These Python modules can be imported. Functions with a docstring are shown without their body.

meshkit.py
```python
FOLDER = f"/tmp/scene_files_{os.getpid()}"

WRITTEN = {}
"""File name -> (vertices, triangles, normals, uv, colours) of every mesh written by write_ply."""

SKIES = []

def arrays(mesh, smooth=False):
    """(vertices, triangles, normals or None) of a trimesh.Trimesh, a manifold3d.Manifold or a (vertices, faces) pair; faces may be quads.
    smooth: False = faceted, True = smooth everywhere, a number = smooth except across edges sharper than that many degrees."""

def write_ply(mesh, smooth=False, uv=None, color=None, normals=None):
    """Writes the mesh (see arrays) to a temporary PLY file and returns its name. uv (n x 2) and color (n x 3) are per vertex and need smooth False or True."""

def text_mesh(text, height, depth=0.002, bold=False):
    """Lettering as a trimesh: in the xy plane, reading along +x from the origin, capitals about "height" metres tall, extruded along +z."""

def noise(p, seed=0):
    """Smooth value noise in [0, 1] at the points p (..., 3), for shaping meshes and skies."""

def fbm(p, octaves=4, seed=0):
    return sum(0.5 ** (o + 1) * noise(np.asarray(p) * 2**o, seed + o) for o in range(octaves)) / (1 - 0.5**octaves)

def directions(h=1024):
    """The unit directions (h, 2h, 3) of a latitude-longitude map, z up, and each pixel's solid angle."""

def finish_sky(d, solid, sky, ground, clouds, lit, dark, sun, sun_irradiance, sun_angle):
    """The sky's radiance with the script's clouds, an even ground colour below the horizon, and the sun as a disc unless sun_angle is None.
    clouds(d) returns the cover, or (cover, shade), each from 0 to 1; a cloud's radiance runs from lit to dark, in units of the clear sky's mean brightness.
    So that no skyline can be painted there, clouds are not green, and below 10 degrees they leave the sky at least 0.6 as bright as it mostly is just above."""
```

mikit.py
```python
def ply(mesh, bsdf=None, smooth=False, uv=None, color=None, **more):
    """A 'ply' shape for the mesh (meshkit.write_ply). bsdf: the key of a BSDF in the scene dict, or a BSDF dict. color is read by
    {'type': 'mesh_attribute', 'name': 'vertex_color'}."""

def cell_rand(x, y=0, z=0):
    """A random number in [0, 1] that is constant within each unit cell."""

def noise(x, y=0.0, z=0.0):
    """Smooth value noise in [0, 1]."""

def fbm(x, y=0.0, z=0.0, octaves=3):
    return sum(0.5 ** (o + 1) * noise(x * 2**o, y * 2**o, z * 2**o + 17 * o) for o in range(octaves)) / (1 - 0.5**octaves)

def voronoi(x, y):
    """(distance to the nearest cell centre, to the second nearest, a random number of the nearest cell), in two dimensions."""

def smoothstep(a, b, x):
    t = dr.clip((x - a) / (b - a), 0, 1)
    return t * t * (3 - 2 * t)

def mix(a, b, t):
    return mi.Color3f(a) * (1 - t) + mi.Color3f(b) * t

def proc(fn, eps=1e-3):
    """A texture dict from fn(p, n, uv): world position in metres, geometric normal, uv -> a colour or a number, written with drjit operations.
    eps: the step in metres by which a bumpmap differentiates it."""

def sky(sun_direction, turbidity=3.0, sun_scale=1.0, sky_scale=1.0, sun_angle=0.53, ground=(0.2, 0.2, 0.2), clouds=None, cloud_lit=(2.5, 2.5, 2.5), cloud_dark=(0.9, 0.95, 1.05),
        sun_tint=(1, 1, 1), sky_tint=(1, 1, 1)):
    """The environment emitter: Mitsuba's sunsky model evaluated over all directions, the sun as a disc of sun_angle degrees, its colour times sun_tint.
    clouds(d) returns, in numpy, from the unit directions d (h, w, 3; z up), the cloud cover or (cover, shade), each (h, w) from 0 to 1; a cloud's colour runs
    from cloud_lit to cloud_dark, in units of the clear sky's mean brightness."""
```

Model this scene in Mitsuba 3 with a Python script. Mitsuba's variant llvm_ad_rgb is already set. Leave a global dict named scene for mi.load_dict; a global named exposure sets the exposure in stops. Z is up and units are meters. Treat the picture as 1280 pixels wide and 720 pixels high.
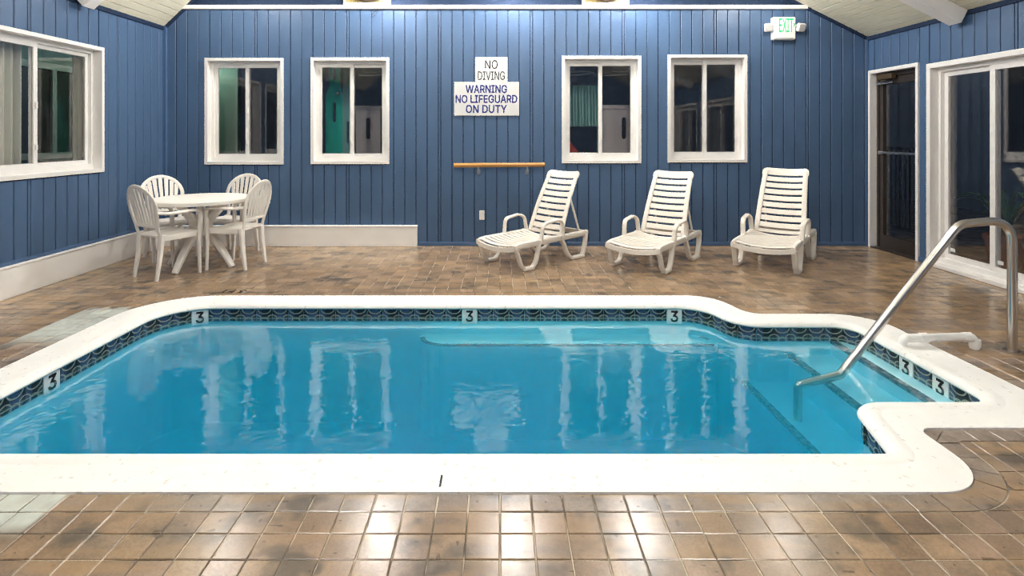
import math, random
import numpy as np, trimesh, mitsuba as mi, drjit as dr
import mikit, meshkit
from shapely.geometry import Polygon, box as sbox, Point, LineString
from shapely.ops import unary_union
from shapely import affinity
random.seed(7); rng = np.random.default_rng(7)
T = mi.ScalarTransform4f
scene, labels = {}, {}

# ------------------------------------------------------------------ camera, light, exposure
CAM_H = 1.34
scene['camera'] = {'type': 'perspective', 'fov': 85.53, 'fov_axis': 'x', 'near_clip': 0.05, 'far_clip': 100.0,
                   'principal_point_offset_x': 0.0117, 'principal_point_offset_y': 0.2653,
                   'to_world': T().look_at(origin=[0, 0, CAM_H], target=[0, 1, CAM_H], up=[0, 0, 1])}
exposure = 0.72
scene['night_sky'] = {'type': 'constant', 'radiance': {'type': 'rgb', 'value': [0.004, 0.005, 0.007]}}
WARM = (1.0, 0.968, 0.925)
# ceiling lamps: x, y, z of the globe, radius, radiance
LAMPS = [(-1.35, 6.28, 3.22, 0.10, 150), (0.15, 6.28, 3.22, 0.10, 150), (1.55, 6.28, 3.22, 0.10, 150),
         (-2.95, 6.0, 3.22, 0.10, 60), (3.05, 6.0, 3.05, 0.09, 50),
         (-1.6, 2.9, 3.9, 0.16, 62), (0.95, 2.9, 3.65, 0.16, 62),
         (-1.6, -0.6, 3.7, 0.18, 66), (1.8, -0.6, 3.4, 0.18, 66)]

# ------------------------------------------------------------------ helpers
def proc(fn, eps=1e-3): return mikit.proc(fn, eps)
def rgb(c): return {'type': 'rgb', 'value': [float(x) for x in c]}
def mat(name, color, rough=0.5, metallic=0.0, spec=0.5, bump=None, bump_eps=1e-3, **more):
    b = {'type': 'principled', 'base_color': color if isinstance(color, dict) else rgb(color), 'roughness': rough, 'metallic': metallic, 'specular': spec, **more}
    if bump: b = {'type': 'bumpmap', 'arbitrary': {**proc(bump, bump_eps)}, 'scale': 1.0, 'bsdf': b}
    scene['m_' + name] = {'type': 'twosided', 'bsdf': b}
used = {}
def numbered(name):
    n = used.get(name, 0); used[name] = n + 1
    return name if n == 0 else f'{name}_{n:03d}'
def put(key, shape, **kw):
    scene[key] = {**shape, **kw}
    return key
def P(mesh, bsdf, smooth=False, **kw):
    return mikit.ply(mesh, 'm_' + bsdf, smooth, **kw)
def part(parent, name, mesh, bsdf, smooth=False, label=None, **kw):
    key = numbered(f'{parent}__{name}')
    scene[key] = P(mesh, bsdf, smooth, **kw)
    if label: labels[key] = {'label': label}
    return key
def tag(key, label, cat=None, group=None, kind=None):
    d = {'label': label}
    if cat: d['category'] = cat
    if group: d['group'] = group
    if kind: d['kind'] = kind
    labels[key] = d
def cat_(ms): return trimesh.util.concatenate(ms)
def bx(x0, x1, y0, y1, z0, z1):
    m = trimesh.creation.box((abs(x1 - x0), abs(y1 - y0), abs(z1 - z0)))
    m.apply_translation(((x0 + x1) / 2, (y0 + y1) / 2, (z0 + z1) / 2)); return m
def cbox(x0, x1, y0, y1, z0, z1, c=0.004):
    """box with chamfered edges (convex hull)"""
    x0, x1 = min(x0, x1), max(x0, x1); y0, y1 = min(y0, y1), max(y0, y1); z0, z1 = min(z0, z1), max(z0, z1)
    c = min(c, 0.45 * min(x1 - x0, y1 - y0, z1 - z0)); pts = []
    for x, sx in ((x0, 1), (x1, -1)):
        for y, sy in ((y0, 1), (y1, -1)):
            for z, sz in ((z0, 1), (z1, -1)):
                pts += [(x, y + sy * c, z + sz * c), (x + sx * c, y, z + sz * c), (x + sx * c, y + sy * c, z)]
    return trimesh.convex.convex_hull(np.array(pts))
def right_way(m):
    if m.volume < 0: m.invert()
    return m
def extrude(poly, h):
    ms = [trimesh.creation.extrude_polygon(g, h, engine='earcut') for g in (getattr(poly, 'geoms', [poly])) if g.area > 1e-7]
    return cat_(ms)
def frustum(poly, h, c):
    """a piece with the outline poly and height h, its top edge chamfered by c"""
    p = poly.simplify(1e-5)
    if p.geom_type == 'Polygon' and not p.interiors and p.area > 0.996 * p.convex_hull.area:
        q = p.buffer(-c, join_style=2)
        a, b = np.array(p.exterior.coords)[:-1], (np.array(q.exterior.coords)[:-1] if q.geom_type == 'Polygon' and not q.is_empty else [])
        if len(a) == len(b):
            pts = np.vstack([np.c_[a, np.zeros(len(a))], np.c_[a, np.full(len(a), h - c)], np.c_[b, np.full(len(b), h)]])
            return trimesh.convex.convex_hull(pts)
    return extrude(p, h)
def sweep(path, prof, up=(0, 0, 1), scale=None, closed=False):
    """prof (n,2): (side, up) offsets swept along path; side = tangent x up"""
    p = np.asarray(path, float); n = len(p); pr = np.asarray(prof, float); k = len(pr)
    t = np.gradient(p, axis=0) if not closed else (np.roll(p, -1, 0) - np.roll(p, 1, 0))
    t /= np.linalg.norm(t, axis=1, keepdims=True)
    up = np.broadcast_to(np.asarray(up, float), p.shape)
    s = np.cross(t, up); s /= np.linalg.norm(s, axis=1, keepdims=True) + 1e-12
    u = np.cross(s, t)
    sc = np.ones((n, 2)) if scale is None else np.asarray(scale, float).reshape(n, -1) * np.ones((n, 2))
    v = p[:, None] + pr[None, :, 0:1] * sc[:, None, 0:1] * s[:, None] + pr[None, :, 1:2] * sc[:, None, 1:2] * u[:, None]
    v = v.reshape(-1, 3); f = []
    for i in range(n if closed else n - 1):
        for j in range(k):
            a, b = i * k + j, i * k + (j + 1) % k; c, d = ((i + 1) % n) * k + (j + 1) % k, ((i + 1) % n) * k + j
            f += [(a, b, c), (a, c, d)]
    if not closed:
        for base, rev in ((0, True), ((n - 1) * k, False)):
            for j in range(1, k - 1):
                f.append((base, base + j + 1, base + j) if rev else (base, base + j, base + j + 1))
    m = trimesh.Trimesh(v, f, process=False)
    return right_way(m)
def ring(r, n=12, r2=None):
    a = np.arange(n) * 2 * np.pi / n
    return np.c_[np.cos(a) * r, np.sin(a) * (r2 or r)]
def rrect(w, h, c):
    return np.array([(w/2, -h/2 + c), (w/2, h/2 - c), (w/2 - c, h/2), (-w/2 + c, h/2), (-w/2, h/2 - c), (-w/2, -h/2 + c), (-w/2 + c, -h/2), (w/2 - c, -h/2)])
def smooth_path(pts, n=40, r=None):
    """Catmull-Rom through pts"""
    p = np.asarray(pts, float); p = np.vstack([2 * p[0] - p[1], p, 2 * p[-1] - p[-2]]); out = []
    m = len(p) - 3; per = max(2, n // m)
    for i in range(m):
        a, b, c, d = p[i:i + 4]
        for t in np.linspace(0, 1, per, endpoint=False):
            out.append(0.5 * ((2 * b) + (-a + c) * t + (2 * a - 5 * b + 4 * c - d) * t * t + (-a + 3 * b - 3 * c + d) * t ** 3))
    out.append(p[-2]); return np.array(out)
def fillet_path(pts, radii, n=8):
    """polyline in 3-D with rounded corners"""
    p = np.asarray(pts, float); out = [p[0]]
    for i in range(1, len(p) - 1):
        a, b = p[i - 1] - p[i], p[i + 1] - p[i]; la, lb = np.linalg.norm(a), np.linalg.norm(b); a, b = a / la, b / lb
        ang = math.acos(np.clip(a @ b, -1, 1)); d = min(radii[i - 1] / math.tan(ang / 2), 0.48 * la, 0.48 * lb)
        for t in np.linspace(0, 1, n):
            out.append((1 - t) ** 2 * (p[i] + a * d) + 2 * t * (1 - t) * p[i] + t * t * (p[i] + b * d))
    out.append(p[-1]); return np.array(out)
def fillet_poly(corners, n=10):
    """corners: (x, y, radius), true arcs"""
    c = [np.array(q[:2], float) for q in corners]; out = []
    for i, q in enumerate(corners):
        r = q[2]; p0, p1, p2 = c[i - 1], c[i], c[(i + 1) % len(c)]
        a, b = (p0 - p1) / np.linalg.norm(p0 - p1), (p2 - p1) / np.linalg.norm(p2 - p1)
        ang = math.acos(np.clip(a @ b, -1, 1)); d = r / math.tan(ang / 2)
        bis = (a + b) / np.linalg.norm(a + b); o = p1 + bis * r / math.sin(ang / 2)
        s, e = p1 + a * d, p1 + b * d
        a0, a1 = math.atan2(*(s - o)[::-1]), math.atan2(*(e - o)[::-1])
        da = (a1 - a0 + math.pi) % (2 * math.pi) - math.pi
        out += [o + r * np.array([math.cos(a0 + da * t), math.sin(a0 + da * t)]) for t in np.linspace(0, 1, n)]
    return Polygon(out)
def text(s, w, h, depth=0.003, bold=False):
    """lettering w metres wide and h tall, centred at the origin in the xy plane"""
    m = meshkit.text_mesh(s, h, depth, bold); lo, hi = m.bounds
    m.apply_translation(-(lo + hi) / 2 * [1, 1, 0]); m.apply_scale([w / (hi[0] - lo[0]), h / (hi[1] - lo[1]), 1]); return m

# ------------------------------------------------------------------ dimensions (metres; the camera stands at x 0, y 0)
XL, XR, D, YN = -4.08, 4.47, 6.72, -3.0
EAVE_L, EAVE_R, SL, SR = 2.655, 2.53, 0.95, 0.50
XRIDGE = ((EAVE_R + SR * XR) - (EAVE_L - SL * XL)) / (SL + SR); ZR = EAVE_L + SL * (XRIDGE - XL)
WATER = -0.088
WALLS = {'back': lambda s, w, t: (s, D + w, t), 'left': lambda s, w, t: (XL - w, s, t), 'right': lambda s, w, t: (XR + w, s, t), 'near': lambda s, w, t: (s, YN - w, t)}
def W(wall, mesh):
    """mesh in wall coordinates (s along, w outwards, t up) -> world"""
    m = mesh.copy(); v = m.vertices
    m.vertices = np.stack(WALLS[wall](v[:, 0], v[:, 1], v[:, 2]), 1)
    return m if wall in ('back', 'left') else (m.invert() or m)
def st(mesh):
    """mesh drawn in (s, t) with height h -> (s, w = -h, t)"""
    m = mesh.copy(); v = m.vertices; m.vertices = np.c_[v[:, 0], -v[:, 2], v[:, 1]]; return m
def slab(poly, w0, w1):
    """(s, t) outline between the depths w0 < w1"""
    m = st(extrude(poly, w1 - w0)); m.apply_translation((0, w1, 0)); return m

# ------------------------------------------------------------------ materials
mat('blue_paint', proc(lambda p, n, uv: mi.Color3f(0.054, 0.102, 0.192) * (0.86 + 0.28 * mikit.fbm(p.x * 3, p.y * 3, p.z * 1.2))), 0.42, spec=0.45)
mat('blue_gap', (0.02, 0.04, 0.09), 0.7)
mat('navy_shaded', (0.012, 0.024, 0.055), 0.75, spec=0.2)  # gable and eave trims; navy darkened to carry the shade above the trim
mat('blue_trim', (0.05, 0.10, 0.20), 0.45)
mat('white_paint', (0.72, 0.70, 0.68), 0.4)
mat('ledge_paint', proc(lambda p, n, uv: mi.Color3f(0.86, 0.83, 0.80) * (0.92 + 0.10 * mikit.fbm(p.x * 4, p.y * 4, p.z * 4))), 0.4)
mat('vinyl', (0.72, 0.70, 0.68), 0.35)
mat('plank_paint', proc(lambda p, n, uv: mi.Color3f(0.62, 0.59, 0.46) * (0.90 + 0.2 * mikit.fbm(p.x * 6, p.y * 1.5, 3))), 0.45)
mat('beam_paint', (0.72, 0.70, 0.68), 0.5)
mat('resin', proc(lambda p, n, uv: mi.Color3f(0.80, 0.76, 0.71) * (0.93 + 0.10 * mikit.fbm(p.x * 9, p.y * 9, p.z * 9))), 0.38)
mat('resin_cream', proc(lambda p, n, uv: mi.Color3f(0.74, 0.69, 0.625) * (0.93 + 0.10 * mikit.fbm(p.x * 9, p.y * 9, p.z * 9))), 0.38)
mat('steel', (0.62, 0.58, 0.54), 0.22, metallic=1.0)
mat('chrome', (0.75, 0.75, 0.75), 0.15, metallic=1.0)
mat('bronze', (0.030, 0.024, 0.022), 0.4)
mat('black', (0.012, 0.012, 0.012), 0.5)
mat('pvc', (0.92, 0.91, 0.89), 0.3)
mat('plastic_white', (0.82, 0.81, 0.79), 0.35)
mat('lens_grey', (0.45, 0.44, 0.42), 0.25)
mat('sign_white', (0.60, 0.60, 0.60), 0.45, spec=0.3)
mat('ink_blue', (0.014, 0.026, 0.17), 0.6, spec=0.2)
mat('ink_black', (0.015, 0.014, 0.015), 0.6, spec=0.2)
mat('rail_wood', proc(lambda p, n, uv: mikit.mix((0.56, 0.29, 0.085), (0.40, 0.18, 0.05), mikit.fbm(p.x * 3, p.y * 60, p.z * 60))), 0.3)
mat('curtain', (0.42, 0.42, 0.36), 0.8)
mat('outside_paving', (0.05, 0.04, 0.035), 0.6)
mat('annex_wall', (0.20, 0.30, 0.25), 0.8)
mat('teal', (0.03, 0.62, 0.48), 0.3)
mat('pale_teal', (0.20, 0.42, 0.40), 0.4)
mat('red', (0.55, 0.05, 0.025), 0.35)
mat('shed_white', (0.62, 0.55, 0.55), 0.5)
mat('cable_white', (0.75, 0.75, 0.75), 0.4)
mat('leaf', (0.05, 0.11, 0.03), 0.4)
mat('clay_pot', (0.28, 0.12, 0.06), 0.7)
mat('fan_brown', (0.05, 0.032, 0.016), 0.6)
mat('brass', (0.26, 0.18, 0.07), 0.5)
mat('lamp_metal', (0.5, 0.5, 0.5), 0.4)
mat('grout', proc(lambda p, n, uv: mikit.mix((0.10, 0.08, 0.06), (0.50, 0.44, 0.36), mikit.smoothstep(0.3, 0.7, mikit.fbm(p.x * 7, p.y * 7, 0)))), 0.7)
scene['m_pane_glass'] = {'type': 'thindielectric', 'int_ior': 1.62, 'ext_ior': 1.0}
scene['m_water_skin'] = {'type': 'thindielectric', 'int_ior': 1.333, 'ext_ior': 1.0}
TG = 0.1143
TONES = [(0.27, 0.180, 0.112), (0.235, 0.158, 0.102), (0.30, 0.205, 0.130), (0.215, 0.150, 0.103), (0.29, 0.198, 0.138), (0.25, 0.178, 0.122), (0.27, 0.215, 0.175), (0.24, 0.19, 0.155)]
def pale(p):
    """pale patch beside the coping (a) and a window reflection painted in (b)"""
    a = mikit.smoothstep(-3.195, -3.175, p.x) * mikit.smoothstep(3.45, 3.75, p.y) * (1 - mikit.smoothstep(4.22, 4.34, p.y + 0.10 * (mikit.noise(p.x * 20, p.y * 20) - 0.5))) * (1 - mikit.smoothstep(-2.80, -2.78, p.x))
    b = (1 - mikit.smoothstep(-1.625, -1.60, p.x)) * mikit.smoothstep(1.86, 1.96, p.y + 0.12 * mikit.noise(p.x * 9, p.y * 9)) * (1 - mikit.smoothstep(2.2, 2.3, p.y))  # reflection of the left window, painted into the tile colour
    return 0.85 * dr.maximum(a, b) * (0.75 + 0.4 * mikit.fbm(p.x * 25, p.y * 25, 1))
def tile_colour(base):
    def fn(p, n, uv):
        m = mikit.fbm(p.x * 9, p.y * 9, p.z, 4); g = mikit.fbm(p.x * 160, p.y * 160, 0, 2); w = mikit.fbm(p.x * 2.2 + 9, p.y * 14, 4, 3)
        c = mi.Color3f(*base) * (0.62 + 0.60 * m + 0.28 * (g - 0.5))
        c = mikit.mix(c, mi.Color3f(0.085, 0.070, 0.055), 0.80 * mikit.smoothstep(0.54, 0.76, mikit.fbm(p.x * 7 + 3, p.y * 7, 7, 4)))
        c = mikit.mix(c, mi.Color3f(0.07, 0.045, 0.03), 0.7 * mikit.smoothstep(0.93, 0.96, mikit.noise(p.x * 36 + 2, p.y * 40, 2)))
        c = mikit.mix(c, mi.Color3f(0.32, 0.20, 0.10), 0.5 * mikit.smoothstep(0.50, 0.75, w))
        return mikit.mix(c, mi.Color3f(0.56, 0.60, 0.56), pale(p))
    return fn
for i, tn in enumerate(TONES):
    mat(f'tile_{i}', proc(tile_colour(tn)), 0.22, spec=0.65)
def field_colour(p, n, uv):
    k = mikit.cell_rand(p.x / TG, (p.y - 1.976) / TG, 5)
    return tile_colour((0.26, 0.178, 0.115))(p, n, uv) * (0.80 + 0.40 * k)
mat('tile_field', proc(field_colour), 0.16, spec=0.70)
def coping_colour(p, n, uv):
    c = mi.Color3f(0.83, 0.82, 0.805) * (0.95 + 0.08 * mikit.fbm(p.x * 6, p.y * 6, 1))
    c = mikit.mix(c, mi.Color3f(0.50, 0.46, 0.40), 0.5 * mikit.smoothstep(0.74, 0.82, mikit.fbm(p.x * 45, p.y * 45, 2, 3)))
    return mikit.mix(c, mi.Color3f(0.50, 0.53, 0.43), 0.6 * (1 - mikit.smoothstep(-0.030, -0.010, p.z)))  # grey-green shading under the lip, put into the colour
mat('coping', proc(coping_colour), 0.5)
mat('plaster', proc(lambda p, n, uv: mi.Color3f(0.40, 0.76, 0.84) * (0.9 + 0.2 * mikit.fbm(p.x * 2, p.y * 2, p.z * 2))), 0.7)
mat('step_plaster', proc(lambda p, n, uv: mi.Color3f(0.46, 0.76, 0.84) * (0.9 + 0.2 * mikit.fbm(p.x * 2, p.y * 2, p.z * 2))), 0.7)
def band_fn(alt):
    def fn(p, n, uv):
        u, v = uv.x, uv.y
        def arc(cx, cy, r, w): return 1 - mikit.smoothstep(w, w + 0.035, dr.abs(dr.sqrt(dr.square(u - cx) + dr.square(v - cy)) - r))
        line = dr.maximum(dr.maximum(arc(0.0, 0.22, 0.30, 0.02), arc(1.0, 0.22, 0.30, 0.02)), dr.maximum(arc(0.5, 1.05, 0.42, 0.02), arc(0.5, 0.1, 0.22, 0.015)))
        line = dr.maximum(line, 1 - mikit.smoothstep(0.02, 0.05, dr.abs(v - 0.22)))
        blue = mikit.smoothstep(0.5, 0.44, dr.abs(u - (0.5 if alt else 0.0)) + 0.25 * mikit.noise(u * 5, v * 5, 3))
        c = mikit.mix((0.012, 0.012, 0.014), (0.045, 0.08, 0.155), blue * (0.5 + 0.7 * mikit.noise(u * 7, v * 7, 1)))
        return mikit.mix(c, mi.Color3f(0.42, 0.41, 0.33), line * 0.8)
    return fn
mat('band_tile_a', proc(band_fn(0)), 0.2); mat('band_tile_b', proc(band_fn(1)), 0.2)
mat('trim_mosaic', proc(lambda p, n, uv: mikit.mix((0.03, 0.06, 0.10), (0.16, 0.20, 0.22), mikit.cell_rand(p.x / 0.025, p.y / 0.025, p.z / 0.025))), 0.3)
mat('marker_white', (0.84, 0.84, 0.80), 0.25)

# ------------------------------------------------------------------ walls
OPEN = {'back': [(-3.573, -2.621, .985, 2.275), (-2.291, -1.340, .990, 2.28), (.748, 1.709, 1.00, 2.30), (2.029, 2.990, 1.01, 2.315)],
        'left': [(4.20, 5.67, .965, 2.235), (2.45, 4.02, .965, 2.235)],
        'right': [(5.885, 6.68, 0.0, 2.115), (4.42, 5.765, 0.0, 2.08), (1.35, 3.1, 0.0, 2.08), (-.45, 1.15, 0.0, 2.08)], 'near': []}
GABLE = [(XL, 0), (XR, 0), (XR, EAVE_R), (XRIDGE, ZR), (XL, EAVE_L)]
OUTL = {'back': Polygon(GABLE), 'near': Polygon(GABLE), 'left': sbox(YN, 0, D, EAVE_L), 'right': sbox(YN, 0, D, EAVE_R)}
ZTRIM = {'back': 2.862}
for wall in ('back', 'left', 'right', 'near'):
    holes = unary_union([sbox(a + .02, c + .02 if c > .1 else -1, b - .02, d - .02) for a, b, c, d in OPEN[wall]]) if OPEN[wall] else Polygon()
    key = f'wall_{wall}'
    scene[key] = P(W(wall, slab(OUTL[wall].difference(holes), 0.0, 0.13)), 'blue_gap')
    tag(key, {'back': 'blue board-clad end wall with four white windows and the pool signs', 'left': 'blue board-clad side wall with the wide white window beside the table',
              'right': 'blue board-clad side wall with the glass door and sliding door', 'near': 'blue board-clad wall behind the camera'}[wall], kind='structure')
    region = OUTL[wall].difference(unary_union([sbox(a + .01, c - .01, b - .01, d - .01) for a, b, c, d in OPEN[wall]])) if OPEN[wall] else OUTL[wall]
    if wall == 'back': region = region.intersection(sbox(XL, 0, XR, ZTRIM['back']))
    s0, s1 = region.bounds[0], region.bounds[2]
    pitch, s = 0.1355, s0 + 0.02 * (wall == 'back')
    k = 0
    while s < s1:
        wide = 0.030 if k % 9 == 8 else pitch          # the narrow strip over a panel seam
        g = 0.009
        strip = region.intersection(sbox(s + g / 2, -1, min(s + wide, s1) - g / 2, 9))
        for q in getattr(strip, 'geoms', [strip]):
            if q.area > 3e-4: part(key, 'board', W(wall, st(frustum(q, 0.014, 0.005))), 'blue_paint')
        s += wide; k += 1
# gable above the trim, smooth boards with the shade there put into their colour
gab = OUTL['back'].intersection(sbox(XL, 2.90, XR, 9)); s = XL
while s < XR:
    q = gab.intersection(sbox(s + .002, 0, s + .30 - .002, 9))
    for g_ in getattr(q, 'geoms', [q]):
        if g_.area > 1e-3: part('wall_back', 'gable_board', W('back', st(frustum(g_, 0.006, 0.002))), 'navy_shaded')
    s += .30
# trims
scene['trim_1'] = P(W('back', cbox(XL + .14, XR - .75, -.040, 0, 2.865, 2.915, .004)), 'white_paint'); tag('trim_1', 'long white trim board across the top of the end wall', kind='structure')
scene['trim_2'] = P(W('back', cbox(-.98, XR, -.026, 0, 0.0, .045, .004)), 'blue_trim'); tag('trim_2', 'low blue trim strip along the foot of the end wall', kind='structure')
scene['trim_3'] = P(W('left', cbox(YN, D, -.024, 0, .262, .295, .004)), 'blue_trim'); tag('trim_3', 'blue trim strip above the white ledge of the side wall', kind='structure')
scene['trim_4'] = P(W('right', cbox(5.765, 5.885, -.026, 0, 0, .05, .004)), 'blue_trim'); tag('trim_4', 'blue trim strip between the two glass doors', kind='structure')
def roof_trim(wall, a, b):
    pa, pb = np.array(a), np.array(b); d = (pb - pa) / np.linalg.norm(pb - pa); nrm = np.array([-d[1], d[0]]); nrm = nrm * (-1 if nrm[1] > 0 else 1)
    return W(wall, slab(Polygon([pa, pb, pb + nrm * .045, pa + nrm * .045]), -.03, 0))
for i, (wl, a, b) in enumerate([('back', (XL, EAVE_L), (XRIDGE, ZR)), ('back', (XR, EAVE_R), (XRIDGE, ZR)), ('left', (YN, EAVE_L), (D, EAVE_L)), ('right', (YN, EAVE_R), (D, EAVE_R))]):
    k = f'trim_{5 + i}'; scene[k] = P(roof_trim(wl, a, b), 'navy_shaded'); tag(k, 'dark blue trim strip where wall and ceiling meet', kind='structure')
scene['trim_9'] = P(bx(XL, XL + .05, D - .05, D, .26, EAVE_L), 'blue_trim'); tag('trim_9', 'blue corner post behind the white table', kind='structure')
scene['trim_10'] = P(bx(XR - .035, XR, D - .035, D, 0, EAVE_R), 'blue_trim'); tag('trim_10', 'blue corner post beside the glass door', kind='structure')
# white ledges (bases) along the left wall and the left half of the end wall
scene['baseboard_left'] = P(cat_([cbox(XL, XL + .050, YN, D, 0, .245, .004), cbox(XL, XL + .058, YN, D, .247, .262, .003)]), 'ledge_paint'); tag('baseboard_left', 'tall white base ledge along the left wall', kind='structure')
scene['baseboard_back'] = P(cat_([cbox(XL + .05, -1.0, D - .065, D, 0, .235, .004), cbox(XL + .05, -.995, D - .072, D, .237, .252, .003)]), 'ledge_paint'); tag('baseboard_back', 'tall white base ledge behind the table, ending under the second window', kind='structure')

# ------------------------------------------------------------------ ceiling
for side, x0, z0, sl, sg in (('left', XL, EAVE_L, SL, 1), ('right', XR, EAVE_R, -SR, -1)):
    key = f'ceiling_{side}'
    L = math.hypot(XRIDGE - x0, ZR - z0); d = np.array([(XRIDGE - x0) / L, (ZR - z0) / L]); nrm = np.array([-d[1], d[0]]) * (1 if d[0] > 0 else -1)
    def sl_piece(a, b, h0, h1, y0=YN, y1=D, c=0.003):
        m = cbox(a, b, y0, y1, h0, h1, c); v = m.vertices.copy()
        m.vertices = np.c_[x0 + d[0] * v[:, 0] + nrm[0] * v[:, 2], v[:, 1], z0 + d[1] * v[:, 0] + nrm[1] * v[:, 2]]
        return right_way(m)
    scene[key] = P(sl_piece(-.1, L + .02, .004, .10), 'plank_paint')
    tag(key, f'sloping pale plank ceiling on the {side} side', kind='structure')
    n = int(L / 0.088)
    for i in range(n):
        part(key, 'plank', sl_piece(i * L / n + .003, (i + 1) * L / n - .003, -.010, .004), 'plank_paint')
    for j, y in enumerate((5.33, 3.1, 0.9)):
        k = numbered('ceiling_beam')
        scene[k] = P(sl_piece(.02, L - .05, -.15, -.010, y - .075, y + .075, .008), 'beam_paint')
        tag(k, f'white painted rafter beam under the {side} ceiling slope' + ('' if j == 0 else ', one of the two out of sight behind the camera'), 'beam', **({'group': f'{side} rafters overhead'} if j else {}))

# ------------------------------------------------------------------ floor: slab with the pool cut out
INNER = fillet_poly([(-2.60, 2.315, .12), (1.665, 2.315, .05), (1.775, 2.765, .16), (2.50, 2.765, .12), (2.50, 3.95, .16), (1.70, 3.95, .22), (1.60, 4.375, .28), (-2.60, 4.375, .38)])
OUTER = fillet_poly([(-2.855, 2.070, .20), (1.90, 2.070, .24), (1.90, 2.525, .06), (2.745, 2.525, .12), (2.745, 4.135, .30), (1.86, 4.135, .14), (1.75, 4.61, .27), (-2.855, 4.61, .55)])
floor_poly = sbox(XL, YN, XR, D)
scene['floor'] = P((lambda m: (m.apply_translation((0, 0, -.16)), m)[1])(extrude(floor_poly.difference(OUTER.buffer(-.03)), .1565)), 'grout')
tag('floor', 'brown quarry tile pool deck', kind='structure')
RING = OUTER.buffer(.100, join_style=1)
tiles = []                     # (importance, polygon, ring?)
def seen(c):
    x, y = c
    if y < 1.55: return -y
    return 1000 / (y * y) * (0.001 if abs(x) > 0.96 * y + .1 else 1)
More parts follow.
